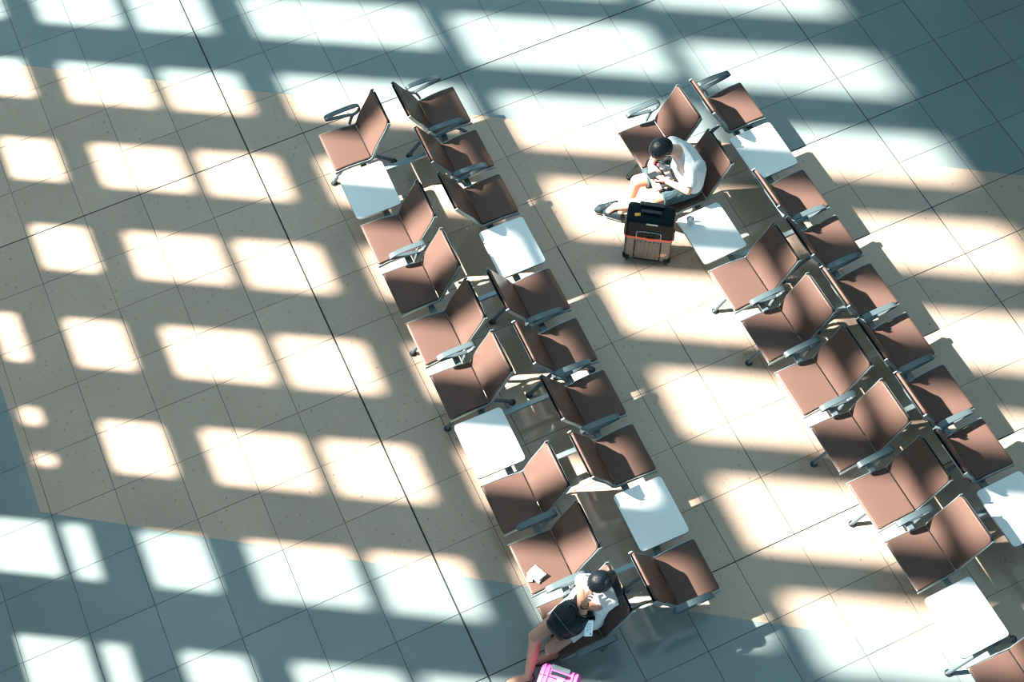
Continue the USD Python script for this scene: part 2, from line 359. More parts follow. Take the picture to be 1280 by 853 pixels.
BENCH = []
def bench(name, label, x0, pitch, slope, yc, half, left, right, legs_x, bars, beam_x):
    """double row of beam seats. left/right: list of (slot, kind); arms: slots whose start carries an armrest. slope: degrees"""
    fr = thing(name, label, 'bench frame')
    sl = math.tan(math.radians(slope))
    dd = half - .735
    def place(slot, side):
        x = x0 + slot * pitch; y = yc + (x - x0) * sl
        # local +y is forward; the left-facing side (-y) is turned by 180 degrees
        return x, y, (180 + slope if side == 'left' else slope)
    def to_world(m, slot, side):
        x, y, rz = place(slot, side)
        m = move(m, (0, dd, 0)); return move(m, (x, y, 0), rz=rz)
    for side, units, arms in (('left',) + left, ('right',) + right):
        bx = beam_x[0] if side == 'left' else beam_x[1]
        q = move(rbox(1, .06, .04, .006, 2), (0, 0, 0)); L = (bx[1] - bx[0]) * pitch; q.apply_scale([L, 1, 1])
        q.apply_translation([(-1 if side == 'left' else 1) * (bx[0] + bx[1]) / 2 * pitch, .43, .296])
        x, y, rz = place(0, side); q = move(q, (0, dd, 0)); q = move(q, (x, y, 0), rz=rz)
        obj('beam', q, 'dull_metal', fr, smooth=40)
        for lx in legs_x:
            s = (lx - x0) / pitch
            if not bx[0] - .1 < s < bx[1] + .1: continue
            arch = spline([(.735, .018), (.715, .060), (.63, .17), (.50, .262), (.43, .283), (.34, .255), (.20, .14), (.12, .055), (.085, .018)], 5)
            lg = obj('leg', to_world(tube(np.c_[np.zeros(len(arch)), arch], .019, 10), s, side), 'dull_metal', fr, smooth=50)
            for d in (.735, .085):
                ft = trimesh.creation.revolve(np.array([(0, 0), (.030, 0), (.034, .006), (.030, .014), (.014, .024), (.014, .04), (0, .04)]), sections=20)
                obj('foot', to_world(move(ft, (0, d, 0)), s, side), 'black_plastic', lg, smooth=40)
        for a in arms:
            obj('armrest', to_world(ARM, a - .5, side), 'arm_metal', fr, smooth=50)
    for bx_ in bars:
        s = (bx_ - x0) / pitch
        x, y, rz = place(s, 'right')
        obj('cross_bar', move(move(rbox(.05, 2 * (.43 + dd), .03, .006, 2), (0, 0, .268)), (x, y, 0), rz=rz), 'aluminium', fr, smooth=40)
    return place, dd
proto = {}
def put(kind, place, dd, slot, side, label, group):
    x, y, rz = place(slot, side)
    c, s = math.cos(math.radians(rz)), math.sin(math.radians(rz))
    loc = (x - s * dd, y + c * dd, 0)
    nm, ct = ('airport_seat', 'seat') if kind == 'S' else ('side_table', 'table')
    if kind not in proto:
        r = thing(nm, label, ct, loc, rz, group); proto[kind] = r
        (make_seat if kind == 'S' else make_table)(r)
    else: copy_of(proto[kind], nm, label, ct, loc, rz, group)
ORD = ['first', 'second', 'third', 'fourth', 'fifth', 'sixth', 'seventh', 'eighth', 'ninth', 'tenth']
def fill(place, dd, units, side, bname, extra):
    ns = sum(k == 'S' for k in units); nt = sum(k == 'T' for k in units); si = ti = 0
    for slot, k in enumerate(units):
        if k == 'S':
            note = extra.get((side, slot), '')
            nb = []
            if slot and units[slot - 1] == 'T': nb.append('just below a white table')
            if slot + 1 < len(units) and units[slot + 1] == 'T': nb.append('just above a white table')
            lab = f'brown seat, {ORD[si]} from top, {side}-facing row of {bname} bench' + (', ' + (note or nb[0]) if (note or nb) else '')
            put('S', place, dd, slot, side, lab, f'brown seats of the {bname} bench'); si += 1
        else:
            lab = f"white square table, {'upper' if ti == 0 else 'lower'} one in the {side}-facing row of {bname} bench"
            put('T', place, dd, slot, side, extra.get((side, slot)) or lab, 'white tables between the seats'); ti += 1
G1L, G1R = 'STSSSSTSSS', 'SSSTSSSSTS'
G2L, G2R = 'SSTSSSSSSTS', 'STSSSSSST'
P1, D1 = bench('bench_frame', 'grey metal beam frame with legs and armrests under the left double row of seats', -.52, .592, -1.0, -4.535, .735,
    (G1L, [0, 3, 5, 8, 9, 10]), (G1R, [0, 1, 2, 5, 6, 7, 10]), [-.45, 1.70, 2.56, 4.62], [-.2, 1.57, 2.76, 3.35, 4.52], ((-.45, 9.45), (-.45, 9.45)))
fill(P1, D1, G1L, 'left', 'left', {('left', 9): 'under the seated woman', ('left', 8): 'holding a crumpled paper'})
fill(P1, D1, G1R, 'right', 'left', {})
P2, D2 = bench('bench_frame', 'grey metal beam frame with legs and armrests under the right double row of seats', .735, .599, 1.2, -1.845, .700,
    (G2L, [0, 4, 5, 6, 7, 8]), (G2R, [0, 3, 4, 5, 6, 7]), [.76, 2.5, 3.13, 4.28, 4.92, 6.4], [2.2, 3.14, 4.28, 5.4], ((-.45, 10.9), (-.45, 9.0)))
fill(P2, D2, G2L, 'left', 'right', {('left', 1): 'under the seated man', ('left', 2): 'white square table beside the seated man and his grey suitcase'})
fill(P2, D2, G2R, 'right', 'right', {})
#@@PEOPLE
PAPER, CUP = (4.303, -5.237, .446), (1.759, -2.422, .4405)
# ------------------------------------------------------------------ people
mat('skin', (.62, .36, .26), .5, subsurface_weight=.12, subsurface_scale=.01, subsurface_radius=(1, .35, .2))
mat('skin_tan', (.44, .25, .185), .48, subsurface_weight=.12, subsurface_scale=.01, subsurface_radius=(1, .35, .2))
mat('lips', (.42, .14, .12), .4)
mat('eye_white', (.75, .75, .74), .2)
mat('iris', (.02, .012, .01), .15)
mat('hair_black', (.004, .008, .012), .36, specular_ior_level=.3, bump=(150, .5, .004))
mat('shirt_grey', (.62, .68, .70), .85, bump=(30, .35, .02))
mat('shirt_white', (.78, .78, .78), .85, bump=(30, .3, .02))
mat('shorts_teal', (.032, .075, .090), .85, bump=(40, .4, .015))
mat('shorts_white', (.70, .70, .70), .85, bump=(40, .3, .015))
mat('shoe_dark', (.008, .022, .029), .6, specular_ior_level=.2, bump=(120, .3, .003))
mat('sole', (.10, .13, .14), .6)
mat('lace', (.35, .42, .44), .7)
mat('sandal', (.03, .02, .02), .6)
mat('bag_black', (.005, .014, .019), .5, specular_ior_level=.22, bump=(60, .45, .01))
mat('screen', (.02, .03, .04), .08)
mat('gold', (.55, .38, .16), .25, metal=1.0)

def SP_(p, r, n=20): return manifold3d.Manifold.sphere(r, n).translate([float(q) for q in p])
def bone(p0, r0, p1, r1, n=20): return manifold3d.Manifold.batch_hull([SP_(p0, r0, n), SP_(p1, r1, n)])
def chain(pts, rad, n=20): return [bone(pts[k], rad[k], pts[k + 1], rad[k + 1], n) for k in range(len(pts) - 1)]
def union(ms): return manifold3d.Manifold.batch_boolean(ms, manifold3d.OpType.Add)
def soften(m, length, it=12):
    t = M3(m.refine_to_length(length)); t.merge_vertices()
    v0 = np.array(t.vertices); L = trimesh.smoothing.laplacian_calculation(t); v = v0.copy()
    for k in range(it):
        d = L.dot(v) - v; v = v + (.5 if k % 2 == 0 else -.51) * d
    off = v - v0; n = np.linalg.norm(off, axis=1); t.vertices = np.where((n < .02)[:, None], v, v0); return t
def to_mani(t): return manifold3d.Manifold(manifold3d.Mesh(vert_properties=np.asarray(t.vertices, np.float32), tri_verts=np.asarray(t.faces, np.uint32)))
def unit(v): v = np.asarray(v, float); return v / np.linalg.norm(v)
def hand(wrist, d, back, side, curl, scale=1.0):
    """bones of a hand: wrist point, direction of the palm, normal of the back of the hand, side of the thumb (+1 = along d x back), finger curl (degrees per joint)"""
    d = unit(d); b = unit(np.asarray(back, float) - d * (d @ np.asarray(back, float))); s = np.cross(d, b) * side
    w = np.asarray(wrist, float); P = lambda a, t, h=0: w + scale * (d * a + s * t + b * h)
    palm = manifold3d.Manifold.batch_hull([SP_(P(.012, .018), .013 * scale, 14), SP_(P(.012, -.018), .013 * scale, 14), SP_(P(.085, .030), .011 * scale, 14), SP_(P(.078, -.032), .010 * scale, 14)])
    out = [palm]
    for t, L, sp in ((.030, .074, .10), (.010, .082, .03), (-.011, .076, -.04), (-.030, .060, -.12)):
        p, ang, r = P(.084 - abs(t) * .12, t), math.radians(curl[0] * .6), .0088 * scale
        for k, fr in enumerate((.45, .31, .24)):
            dd = unit(d * math.cos(ang) - b * math.sin(ang) + s * sp)
            q = p + dd * L * fr * scale; out.append(bone(p, r, q, r * .93, 12)); p, r = q, r * .93; ang += math.radians(curl[min(k, len(curl) - 1)])
    p = P(.025, .028); q = P(.055, .056, -.012); r2 = P(.088, .060, -.026)
    out += [bone(p, .0125 * scale, q, .0105 * scale, 12), bone(q, .0105 * scale, r2, .0085 * scale, 12)]
    return soften(union(out), .0045, 3)
def frame_at(c, fwd, upv):
    f = unit(fwd); r = unit(np.cross(f, upv)); u = np.cross(r, f)
    T = np.eye(4); T[:3, 0], T[:3, 1], T[:3, 2], T[:3, 3] = r, f, u, c; return T
def ell(c, r, n=36): return manifold3d.Manifold.sphere(1.0, n).scale(list(map(float, r))).translate(list(map(float, c)))
def head_parts(c, fwd, upv=(0, 0, 1)):
    """skull, jaw, nose, ears (local: x right, y to the face, z up); returns the head as a Manifold in the world and its frame"""
    m = [ell((0, -.012, .022), (.074, .092, .088)), manifold3d.Manifold.batch_hull([ell((0, .030, -.035), (.052, .046, .050), 20), ell((0, .055, -.082), (.026, .020, .018), 16), ell((0, .02, .0), (.068, .07, .05), 20)]),
         manifold3d.Manifold.batch_hull([SP_((0, .082, .012), .007, 10), SP_((0, .103, -.024), .010, 10), SP_((-.013, .088, -.028), .006, 10), SP_((.013, .088, -.028), .006, 10)])]
    for s in (-1, 1): m.append(manifold3d.Manifold.batch_hull([ell((s * .077, -.006, .012), (.006, .014, .020), 12), ell((s * .074, .002, -.022), (.005, .008, .010), 12)]))
    t = soften(union(m), .009, 5); T = frame_at(c, fwd, upv); t.apply_transform(T); return t, T
def face_bits(root, T):
    for s in (-1, 1):
        e = M3(ell((s * .031, .071, .010), (.0135, .012, .0085), 16)); e.apply_transform(T); ep = obj('eye', e, 'eye_white', root, smooth=True)
        i = M3(ell((s * .031, .0815, .009), (.005, .003, .005), 12)); i.apply_transform(T); obj('iris', i, 'iris', ep, smooth=True)
        b = M3(manifold3d.Manifold.batch_hull([SP_((s * .016, .086, .026), .0035, 8), SP_((s * .032, .083, .031), .0035, 8), SP_((s * .046, .073, .026), .003, 8)])); b.apply_transform(T); obj('eyebrow', b, 'hair_black', root, smooth=True)
    l = M3(manifold3d.Manifold.batch_hull([ell((0, .079, -.052), (.016, .007, .004), 14), ell((0, .078, -.058), (.013, .007, .005), 14)])); l.apply_transform(T); obj('mouth', l, 'lips', root, smooth=True)
def hair_cap(T, cut, bulk=.012, strands=26, seed=1, extra=()):
    """cap of hair over the skull, trimmed away from the face, with locks that radiate from the crown"""
    m = ell((0, -.016, .026), (.074 + bulk, .092 + bulk, .088 + bulk), 64)
    for n, off in cut: m = m.trim_by_plane(list(map(float, unit(n))), float(off))
    m = union([m] + list(extra))
    t = M3(m.refine_to_length(.006)); v = np.array(t.vertices); c = np.array((0, -.02, .03)); q = v - c
    az = np.arctan2(q[:, 0], q[:, 1] + .03); r = np.linalg.norm(q, axis=1)
    amp = .0014 * np.sin(az * strands + 3 * meshkit.noise(v * 14, seed)) + .0025 * (meshkit.fbm(v * 40, 2, seed) - .5)
    t.vertices = v + (q / r[:, None]) * amp[:, None]; t.apply_transform(T); t.fix_normals(); return t
def shoe(root, heel, toe, up_, label, name='shoe', scale=1.0):
    h, t = np.asarray(heel, float), np.asarray(toe, float); L = np.linalg.norm(t - h); d = (t - h) / L; u = unit(np.asarray(up_) - d * (d @ np.asarray(up_))); s = np.cross(d, u)
    P = lambda a, w, z: h + d * (a * L) + s * w + u * z
    upper = union([manifold3d.Manifold.batch_hull([SP_(P(.10, 0, .048), .036, 16), SP_(P(.14, 0, .085), .034, 16), SP_(P(.45, 0, .066), .038, 16)]), manifold3d.Manifold.batch_hull([SP_(P(.10, 0, .04), .034, 16), SP_(P(.45, 0, .055), .040, 16), SP_(P(.74, .008, .045), .040, 16), SP_(P(.74, -.008, .045), .040, 16), SP_(P(.90, 0, .036), .026, 16)])])
    sh = obj(name, soften(upper, .012, 6), 'shoe_dark', root, smooth=True, label=label)
    sole = manifold3d.Manifold.batch_hull([SP_(P(.09, 0, .014), .013, 12).scale([1, 1, 1])] + [SP_(P(a, w, .012), .012, 12) for a, w in ((.06, .022), (.06, -.022), (.45, .026), (.45, -.03), (.72, .040), (.72, -.038), (.93, .018), (.93, -.018))])
    obj('sole', M3(sole), 'sole', sh, smooth=40)
    obj('laces', cat([tube([P(a, -.026, .072 + (.55 - a) * .04), P(a + .03, 0, .098 + (.45 - a) * .12), P(a, .026, .072 + (.55 - a) * .04)], .0035, 6) for a in (.36, .44, .52, .60)]), 'lace', sh, smooth=40)
    return sh

# ---- the man bent over his phone
man = thing('person', 'person in pale grey shirt and dark shorts, bent over a phone beside the grey suitcase', 'person')
V = np.array
pel, chest, neck, hd = V((1.345, -2.235, .555)), V((1.315, -2.215, .80)), V((1.265, -2.335, .955)), V((1.215, -2.485, .985))
shR, shL = V((1.125, -2.315, .885)), V((1.455, -2.265, .870))
elR, elL = V((1.055, -2.44, .675)), V((1.545, -2.35, .655))
wrR, wrL = V((1.165, -2.555, .715)), V((1.385, -2.50, .705))
hipR, hipL = V((1.245, -2.26, .525)), V((1.445, -2.26, .525))
knR, knL = V((1.165, -2.69, .535)), V((1.44, -2.655, .545))
anR, anL = V((1.175, -2.85, .10)), V((1.115, -2.885, .155))
head, TH = head_parts(hd, (-.05, -.72, -.72), (0, -.5, 1))
trunk = union([manifold3d.Manifold.batch_hull([SP_(pel + (s * .09, 0, 0), .105) for s in (-1, 1)] + [SP_(chest + (s * .08, 0, -.05), .105) for s in (-1, 1)]),
               manifold3d.Manifold.batch_hull([SP_(chest + (s * .085, 0, -.05), .105) for s in (-1, 1)] + [SP_(p + V((0, .01, -.015)), .062) for p in (shR, shL)])])
legs = chain([hipR, knR], [.088, .062]) + chain([knR, knR * .6 + anR * .4 + V((0, .012, 0)), anR], [.056, .054, .036]) + chain([hipL, knL], [.088, .062]) + chain([knL, knL * .6 + anL * .4 + V((0, .012, 0)), anL], [.056, .054, .036])
legs += [bone(anR, .036, anR + V((-.03, -.05, -.04)), .03), bone(anL, .036, anL + V((-.01, -.06, -.05)), .03)]
arms = chain([shR, elR, wrR], [.048, .040, .026]) + chain([shL, elL, wrL], [.048, .040, .026])
body = soften(union([trunk, bone((neck + chest) / 2 + V((0, -.02, .03)), .065, neck, .052), bone(neck, .052, hd + V((0, .03, -.02)), .055)] + legs + arms), .02, 10)
hL = hand(wrL, V((-.85, -.42, .12)), (-.25, .30, .9), -1, (38, 45, 30)); hR = hand(wrR, V((.80, .05, .05)), (-.2, -.55, .8), 1, (38, 45, 30))
obj('body', M3(union([to_mani(body), to_mani(head), to_mani(hL), to_mani(hR)])), 'skin', man, smooth=50)
obj('hair', hair_cap(TH, [((0, -.80, .60), -.034)], .026, 22, 3), 'hair_black', man, smooth=60, label='short black hair')
face_bits(man, TH)
def shirt(trunk_pts, sleeves, nz, seed):
    t = soften(union(trunk_pts + sleeves), .014, 8); v = np.array(t.vertices); n = np.array(t.vertex_normals)
    t.vertices = v + n * (.016 * (meshkit.fbm(v * V((14, 14, 7)), 3, seed) - .5))[:, None]; return t
def cutoff(m, p, n):       # keeps the side the normal points to
    n = unit(n); return m.trim_by_plane(list(map(float, n)), float(n @ np.asarray(p)))
sl = [cutoff(bone(shL, .066, elL, .064), shL + (elL - shL) * .72, shL - elL), cutoff(bone(shR, .066, elR, .064), shR + (elR - shR) * .72, shR - elR)]
tr = [manifold3d.Manifold.batch_hull([SP_(pel + V((s * .085, -.01, .02)), .122) for s in (-1, 1)] + [SP_(chest + V((s * .085, 0, -.05)), .120) for s in (-1, 1)]),
      manifold3d.Manifold.batch_hull([SP_(chest + V((s * .088, 0, -.05)), .120) for s in (-1, 1)] + [SP_(p + V((0, .005, -.008)), .070) for p in (shR, shL)]),
      manifold3d.Manifold.batch_hull([SP_(shR + V((.03, 0, .0)), .066), SP_(shL - V((.03, 0, .0)), .066), SP_(neck + V((0, .045, -.02)), .058)])]
tr = [cutoff(m, pel + V((0, 0, -.035)), (0, 0, 1)) for m in tr]
obj('shirt', shirt(tr, sl, 0, 5), 'shirt_grey', man, smooth=60)
th = []
for h, k in ((hipR, knR), (hipL, knL)): th.append(cutoff(bone(h, .106, k, .090), h + (k - h) * .80, h - k))
th.append(manifold3d.Manifold.batch_hull([SP_(pel + V((s * .09, 0, -.01)), .118) for s in (-1, 1)]))
so = shirt(th, [], 0, 9); obj('shorts', so, 'shorts_teal', man, smooth=60)
shoe(man, (1.065, -2.800, .012), (1.005, -3.055, .012), (0, 0, 1), None)
shoe(man, (1.215, -2.835, .012), (1.035, -2.985, .012), (0, 0, 1), None)

# ---- the woman with a backpack on her lap
wom = thing('person', 'person with long black hair in white shirt, black backpack on the lap', 'person')
pel, chest, neck, hd = V((4.765, -5.00, .545)), V((4.755, -4.915, .80)), V((4.765, -4.875, .985)), V((4.778, -4.905, 1.100))
shR, shL = V((4.651, -4.999, 0.930)), V((4.890, -4.840, .925))
elR, elL = V((4.867, -5.095, 0.800)), V((4.875, -4.815, 0.800))
wrR, wrL = V((4.839, -5.060, 0.985)), V((4.889, -4.978, 0.850))
hipR, hipL = V((4.69, -5.03, .525)), V((4.835, -5.03, .520))
knR, knL = V((4.810, -5.485, .545)), V((4.935, -5.40, .495))
anR, anL = V((4.965, -5.635, .105)), V((4.885, -5.365, .105))
head, TH = head_parts(hd, (-.12, -.86, -.50), (0, -.3, 1))
trunk = union([manifold3d.Manifold.batch_hull([SP_(pel + V((s * .085, 0, 0)), .10) for s in (-1, 1)] + [SP_(chest + V((s * .06, 0, -.10)), .092) for s in (-1, 1)]),
               manifold3d.Manifold.batch_hull([SP_(chest + V((s * .07, 0, -.05)), .095) for s in (-1, 1)] + [SP_(p + V((0, .0, -.015)), .052) for p in (shR, shL)])])
legs = chain([hipR, knR], [.090, .062]) + chain([knR, knR * .62 + anR * .38 + V((-.005, .012, 0)), anR], [.055, .052, .032]) + chain([hipL, knL], [.085, .060]) + chain([knL, knL * .62 + anL * .38 + V((0, .012, 0)), anL], [.055, .052, .032])
for an, toe in ((anR, V((4.925, -5.80, .030))), (anL, V((4.87, -5.52, .030)))):
    legs += [manifold3d.Manifold.batch_hull([SP_(an, .034), SP_(V((an[0], an[1] + .02, .034)), .030), SP_(an * .3 + toe * .7 + V((0, 0, -.006)), .034)]), bone(an * .3 + toe * .7 + V((0, 0, -.006)), .034, toe, .020)]
arms = chain([shR, elR, wrR], [.043, .038, .024]) + chain([shL, elL, wrL], [.043, .036, .024])
body = soften(union([trunk, bone((neck + chest) / 2 + V((0, 0, .04)), .055, neck, .047), bone(neck, .047, hd + V((0, .02, -.03)), .05)] + legs + arms), .02, 10)
hL = hand(wrL, V((-.78, -.55, -.08)), (-.15, -.1, .95), 1, (26, 34, 26), .95); hR = hand(wrR, V((-.18, .12, .95)), (-.5, -.75, .1), -1, (50, 60, 40))
obj('body', M3(union([to_mani(body), to_mani(head), to_mani(hL), to_mani(hR)])), 'skin_tan', wom, smooth=50)
inv = np.linalg.inv(TH); lw = [tuple((inv @ V((*q, 1)))[:3]) for q in ((4.768, -4.800, 1.130), (4.840, -4.792, 1.080), (4.904, -4.795, 1.040), (4.954, -4.804, 0.990), (4.979, -4.813, 0.930))]
lock = [bone((-.035, -.075, .04), .052, lw[0], .040)] + [bone(lw[k], rr, lw[k + 1], rq) for k, (rr, rq) in enumerate(((.040, .036), (.036, .030), (.030, .022), (.022, .010)))]
hr = obj('hair', hair_cap(TH, [((0, -.62, .78), -.028)], .014, 30, 4, lock), 'hair_black', wom, smooth=60, label='long black hair falling over the shoulder')
face_bits(wom, TH)
sl = [cutoff(bone(shL, .058, elL, .058), shL + (elL - shL) * .55, shL - elL), cutoff(bone(shR, .058, elR, .060), shR + (elR - shR) * .10, shR - elR)]
tr = [manifold3d.Manifold.batch_hull([SP_(pel + V((s * .08, 0, .02)), .112) for s in (-1, 1)] + [SP_(chest + V((s * .062, 0, -.10)), .105) for s in (-1, 1)]),
      manifold3d.Manifold.batch_hull([SP_(chest + V((s * .072, 0, -.05)), .107) for s in (-1, 1)] + [SP_(p + V((0, .0, -.012)), .058) for p in (shR, shL)])]
tr = [cutoff(m, pel + V((0, 0, -.02)), (0, 0, 1)) for m in tr]
obj('shirt', shirt(tr, sl, 0, 6), 'shirt_white', wom, smooth=60)
th = [cutoff(bone(h, .098, k, .078), h + (k - h) * .58, h - k) for h, k in ((hipR, knR), (hipL, knL))] + [manifold3d.Manifold.batch_hull([SP_(pel + V((s * .085, 0, -.01)), .114) for s in (-1, 1)])]
obj('shorts', shirt(th, [], 0, 11), 'shorts_white', wom, smooth=60)
for an, toe in ((anR, V((4.925, -5.80, .030))), (anL, V((4.87, -5.52, .030)))):
    hl = V((an[0], an[1] + .045, .012)); tp = V((toe[0], toe[1] - .015, .012)); d = unit(tp - hl); s = np.cross(d, (0, 0, 1))
    sd = obj('sandal', M3(manifold3d.Manifold.batch_hull([SP_(hl + s * w, .011, 10) for w in (-.022, .022)] + [SP_(hl * .35 + tp * .65 + s * w, .011, 10) for w in (-.034, .034)] + [SP_(tp + s * w, .011, 10) for w in (-.016, .016)])), 'sandal', wom, smooth=40)
    mid = hl * .38 + tp * .62
    obj('strap', cat([sweep([mid + s * .040 + V((0, 0, -.01)), mid + s * .030 + V((0, 0, .042)), mid + V((0, 0, .058)), mid - s * .030 + V((0, 0, .042)), mid - s * .040 + V((0, 0, -.01))], rrect(.018, .004, .0015, 2), tuple(d)),
                      sweep([hl + s * .036 + V((0, 0, .05)) + d * .05, hl + V((0, 0, .062)) - d * .012, hl - s * .036 + V((0, 0, .05)) + d * .05], rrect(.014, .004, .0015, 2), (0, 0, 1))]), 'sandal', sd, smooth=40)
ring = wrR + (elR - wrR) * .12; ax = unit(elR - wrR); e1 = unit(np.cross(ax, (0, 1, 0))); e2 = np.cross(ax, e1)
obj('bracelet', tube([ring + .031 * (math.cos(a) * e1 + math.sin(a) * e2) for a in np.linspace(0, 2 * np.pi, 25)], .004, 8), 'gold', wom, smooth=True, label='thin gold bracelet')
ring = wrR + (elR - wrR) * .30
obj('wristband', sweep([ring + .033 * (math.cos(a) * e1 + math.sin(a) * e2) for a in np.linspace(0, 2 * np.pi, 25)], rrect(.012, .004, .0015, 2), tuple(ax)), 'bag_black', wom, smooth=40)

# ------------------------------------------------------------------ things carried
def slab_phone(name, c, axis, normal, label, screen_mat, body_mat, w=.072, h=.148):
    T = np.eye(4); a = unit(axis); n = unit(np.asarray(normal) - a * (a @ np.asarray(normal))); T[:3, 0], T[:3, 1], T[:3, 2] = np.cross(a, n), a, n
    ph = thing(name, label, 'phone', c)
    b = rbox(w, h, .009, .004, 2); b.apply_transform(T); obj('case', b, body_mat, ph, smooth=40)
    s = plate(sg.box(-w / 2 + .004, -h / 2 + .006, w / 2 - .004, h / 2 - .006), .0088, .0096); s.apply_transform(T); sc = obj('screen', s, screen_mat, ph)
    return ph, sc, T
mat('white_plastic', (.75, .78, .80), .35)
M['lit_screen'] = usdkit.material(stage, '/World/Looks/lit_screen', {'p': ('principled_bsdf', {'base_color': (.45, .60, .66), 'roughness': .12, 'emission_color': (.55, .80, .90), 'emission_strength': .32})}, [], surface='p.BSDF')
mat('text_grey', (.16, .26, .32), .5)
ph, sc, T = slab_phone('phone', (4.965, -5.085, .700), (-.45, .28, .52), (.55, -.05, .62), 'white phone with lit screen propped beside the black backpack', 'lit_screen', 'white_plastic')
rows = [plate(sg.box(-.026, y, -.026 + L, y + .0035), .0096, .0100) for y, L in ((.048, .040), (.038, .05), (.026, .030), (.014, .048), (.004, .042), (-.01, .05), (-.022, .026), (-.034, .046))]
rows.append(plate(sg.box(.010, -.058, .024, -.044), .0096, .0100))
tx = cat(rows); tx.apply_transform(T); obj('screen_text', tx, 'text_grey', sc)
slab_phone('phone', (1.285, -2.575, .725), (.10, -.85, .15), (0, .25, .95), 'dark phone held in both hands by the person in pale grey shirt', 'screen', 'black_plastic')

def soft_bag(half, sq=2.6, seed=1, amp=.02, n=40):
    s = trimesh.creation.icosphere(5, 1.0); v = s.vertices; q = np.sign(v) * np.abs(v) ** (2 / sq); q *= (np.abs(v).max(1) ** 0)[:, None]
    q = q * np.asarray(half); q += s.vertices * (amp * (meshkit.fbm(q * 14, 4, seed) - .5))[:, None]; s.vertices = q; return s
bp = thing('backpack', 'black backpack on the lap of the person with long hair', 'backpack', (4.842, -5.202, .735), 12)
obj('bag_body', soft_bag((.138, .160, .122), 2.4, 2, .030), 'bag_black', bp, smooth=True)
obj('front_pocket', move(soft_bag((.100, .035, .075), 2.6, 5, .02), (0, -.138, -.01)), 'bag_black', bp, smooth=True)
obj('carry_handle', tube(spline([(-.05, .05, .12), (-.045, .055, .165), (0, .058, .178), (.045, .055, .165), (.05, .05, .12)], 5), .010, 8), 'bag_black', bp, smooth=True)
for s in (-1, 1):
    obj('shoulder_strap', sweep(spline([(s * .05, .09, .108), (s * .085, .150, .070), (s * .100, .172, .0), (s * .105, .13, -.10)], 6), rrect(.050, .012, .005, 2), (1, 0, 0)), 'bag_black', bp, smooth=40)
obj('zip_line', tube(spline([(-.135, -.06, .05), (-.10, -.08, .105), (0, -.085, .125), (.10, -.08, .105), (.135, -.06, .05)], 6), .0025, 6), 'dull_metal', bp, smooth=True)

M['pattern'] = usdkit.material(stage, '/World/Looks/pattern', {'tc': ('texture_coordinate', {}), 'v': ('voronoi_texture', {'scale': 26.0, 'randomness': 1.0}), 's': ('separate_xyz', {}), 'r': ('rgb_ramp', {'interpolate': False, 'ramp': [(0, (.008, .018, .024)), (.55, (.45, .22, .20)), (.72, (.50, .46, .45)), (.78, (.02, .03, .04)), (.93, (.50, .08, .10))]}), 'p': ('principled_bsdf', {'roughness': .8})},
    [('tc.object', 'v.vector'), ('v.color', 's.vector'), ('s.x', 'r.fac'), ('r.color', 'p.base_color')], surface='p.BSDF')
mat('pink_cloth', (.55, .33, .29), .85, bump=(40, .4, .01))
lb = thing('tote_bag', 'soft bag patterned in black, white and pink on the lap under the dark phone', 'bag', (1.285, -2.50, .645), -8)
obj('bag_body', soft_bag((.165, .105, .050), 2.5, 8, .05), 'pattern', lb, smooth=True)
obj('pink_panel', move(soft_bag((.125, .055, .030), 2.4, 9, .04), (.03, -.065, .010)), 'pink_cloth', lb, smooth=True)
for s in (-1, 1): obj('handle', tube(spline([(-.10, .05 * s + .02, .03), (-.17, .05 * s, .06), (-.21, .03 * s - .03, .02), (-.20, .02 * s - .06, -.04)], 6), .008, 8), 'bag_black', lb, smooth=True)

# grey hard-shell suitcase with a red strap
mat('case_grey', (.085, .090, .090), .40, bump=(90, .15, .002))
mat('case_black', (.006, .013, .018), .5, specular_ior_level=.06)
mat('red_strap', (.75, .085, .035), .5)
mat('sticker', (.62, .36, .25), .5)
mat('tag_yellow', (.75, .36, .03), .5)
def ribbed_shell(w, d, h, r, rib_x, depth):
    m = rbox(w, d, h, r, 4)
    for x in rib_x: m = m
    return m
ang = math.degrees(math.atan2(.375, .26))
cs = thing('suitcase', 'tall dark grey ribbed suitcase with a red strap beside the seated man', 'suitcase', ((1.624 + 1.884) / 2 - .82 * .115, (-3.053 - 2.678) / 2 + .57 * .115, 0), ang)
# local: x along the width, -y towards the viewer
low_ = move(rbox(.452, .225, .400, .035, 4), (0, 0, .055)); obj('lower_shell', low_, 'case_grey', cs, smooth=40)
up_ = move(rbox(.452, .225, .300, .035, 4), (0, 0, .432)); obj('upper_shell', up_, 'case_black', cs, smooth=40)
for k, x in enumerate((-.10, -.06, -.02, .02, .06, .10)): obj('rib', move(rbox(.022, .016, .30, .007, 2), (x, -.112, .10)), 'case_grey', cs, smooth=40)
for x in (-.06, -.02, .02, .06): obj('rib', move(rbox(.020, .016, .085, .007, 2), (x, -.112, .462)), 'case_black', cs, smooth=40)
obj('rib_frame', tube(spline([(-.115, -.114, .46), (-.115, -.114, .54), (-.09, -.114, .565), (.09, -.114, .565), (.115, -.114, .54), (.115, -.114, .46)], 5), .006, 8), 'aluminium', cs, smooth=True)
obj('rib_frame', tube(spline([(-.125, -.114, .40), (-.125, -.114, .12), (-.10, -.114, .085), (.10, -.114, .085), (.125, -.114, .12), (.125, -.114, .40)], 5), .006, 8), 'case_black', cs, smooth=True)
band = [(x, y, .445 + (-.012 if y < 0 else .03)) for x, y in rrect(.458, .231, .034, 5)]; band.append(band[0])
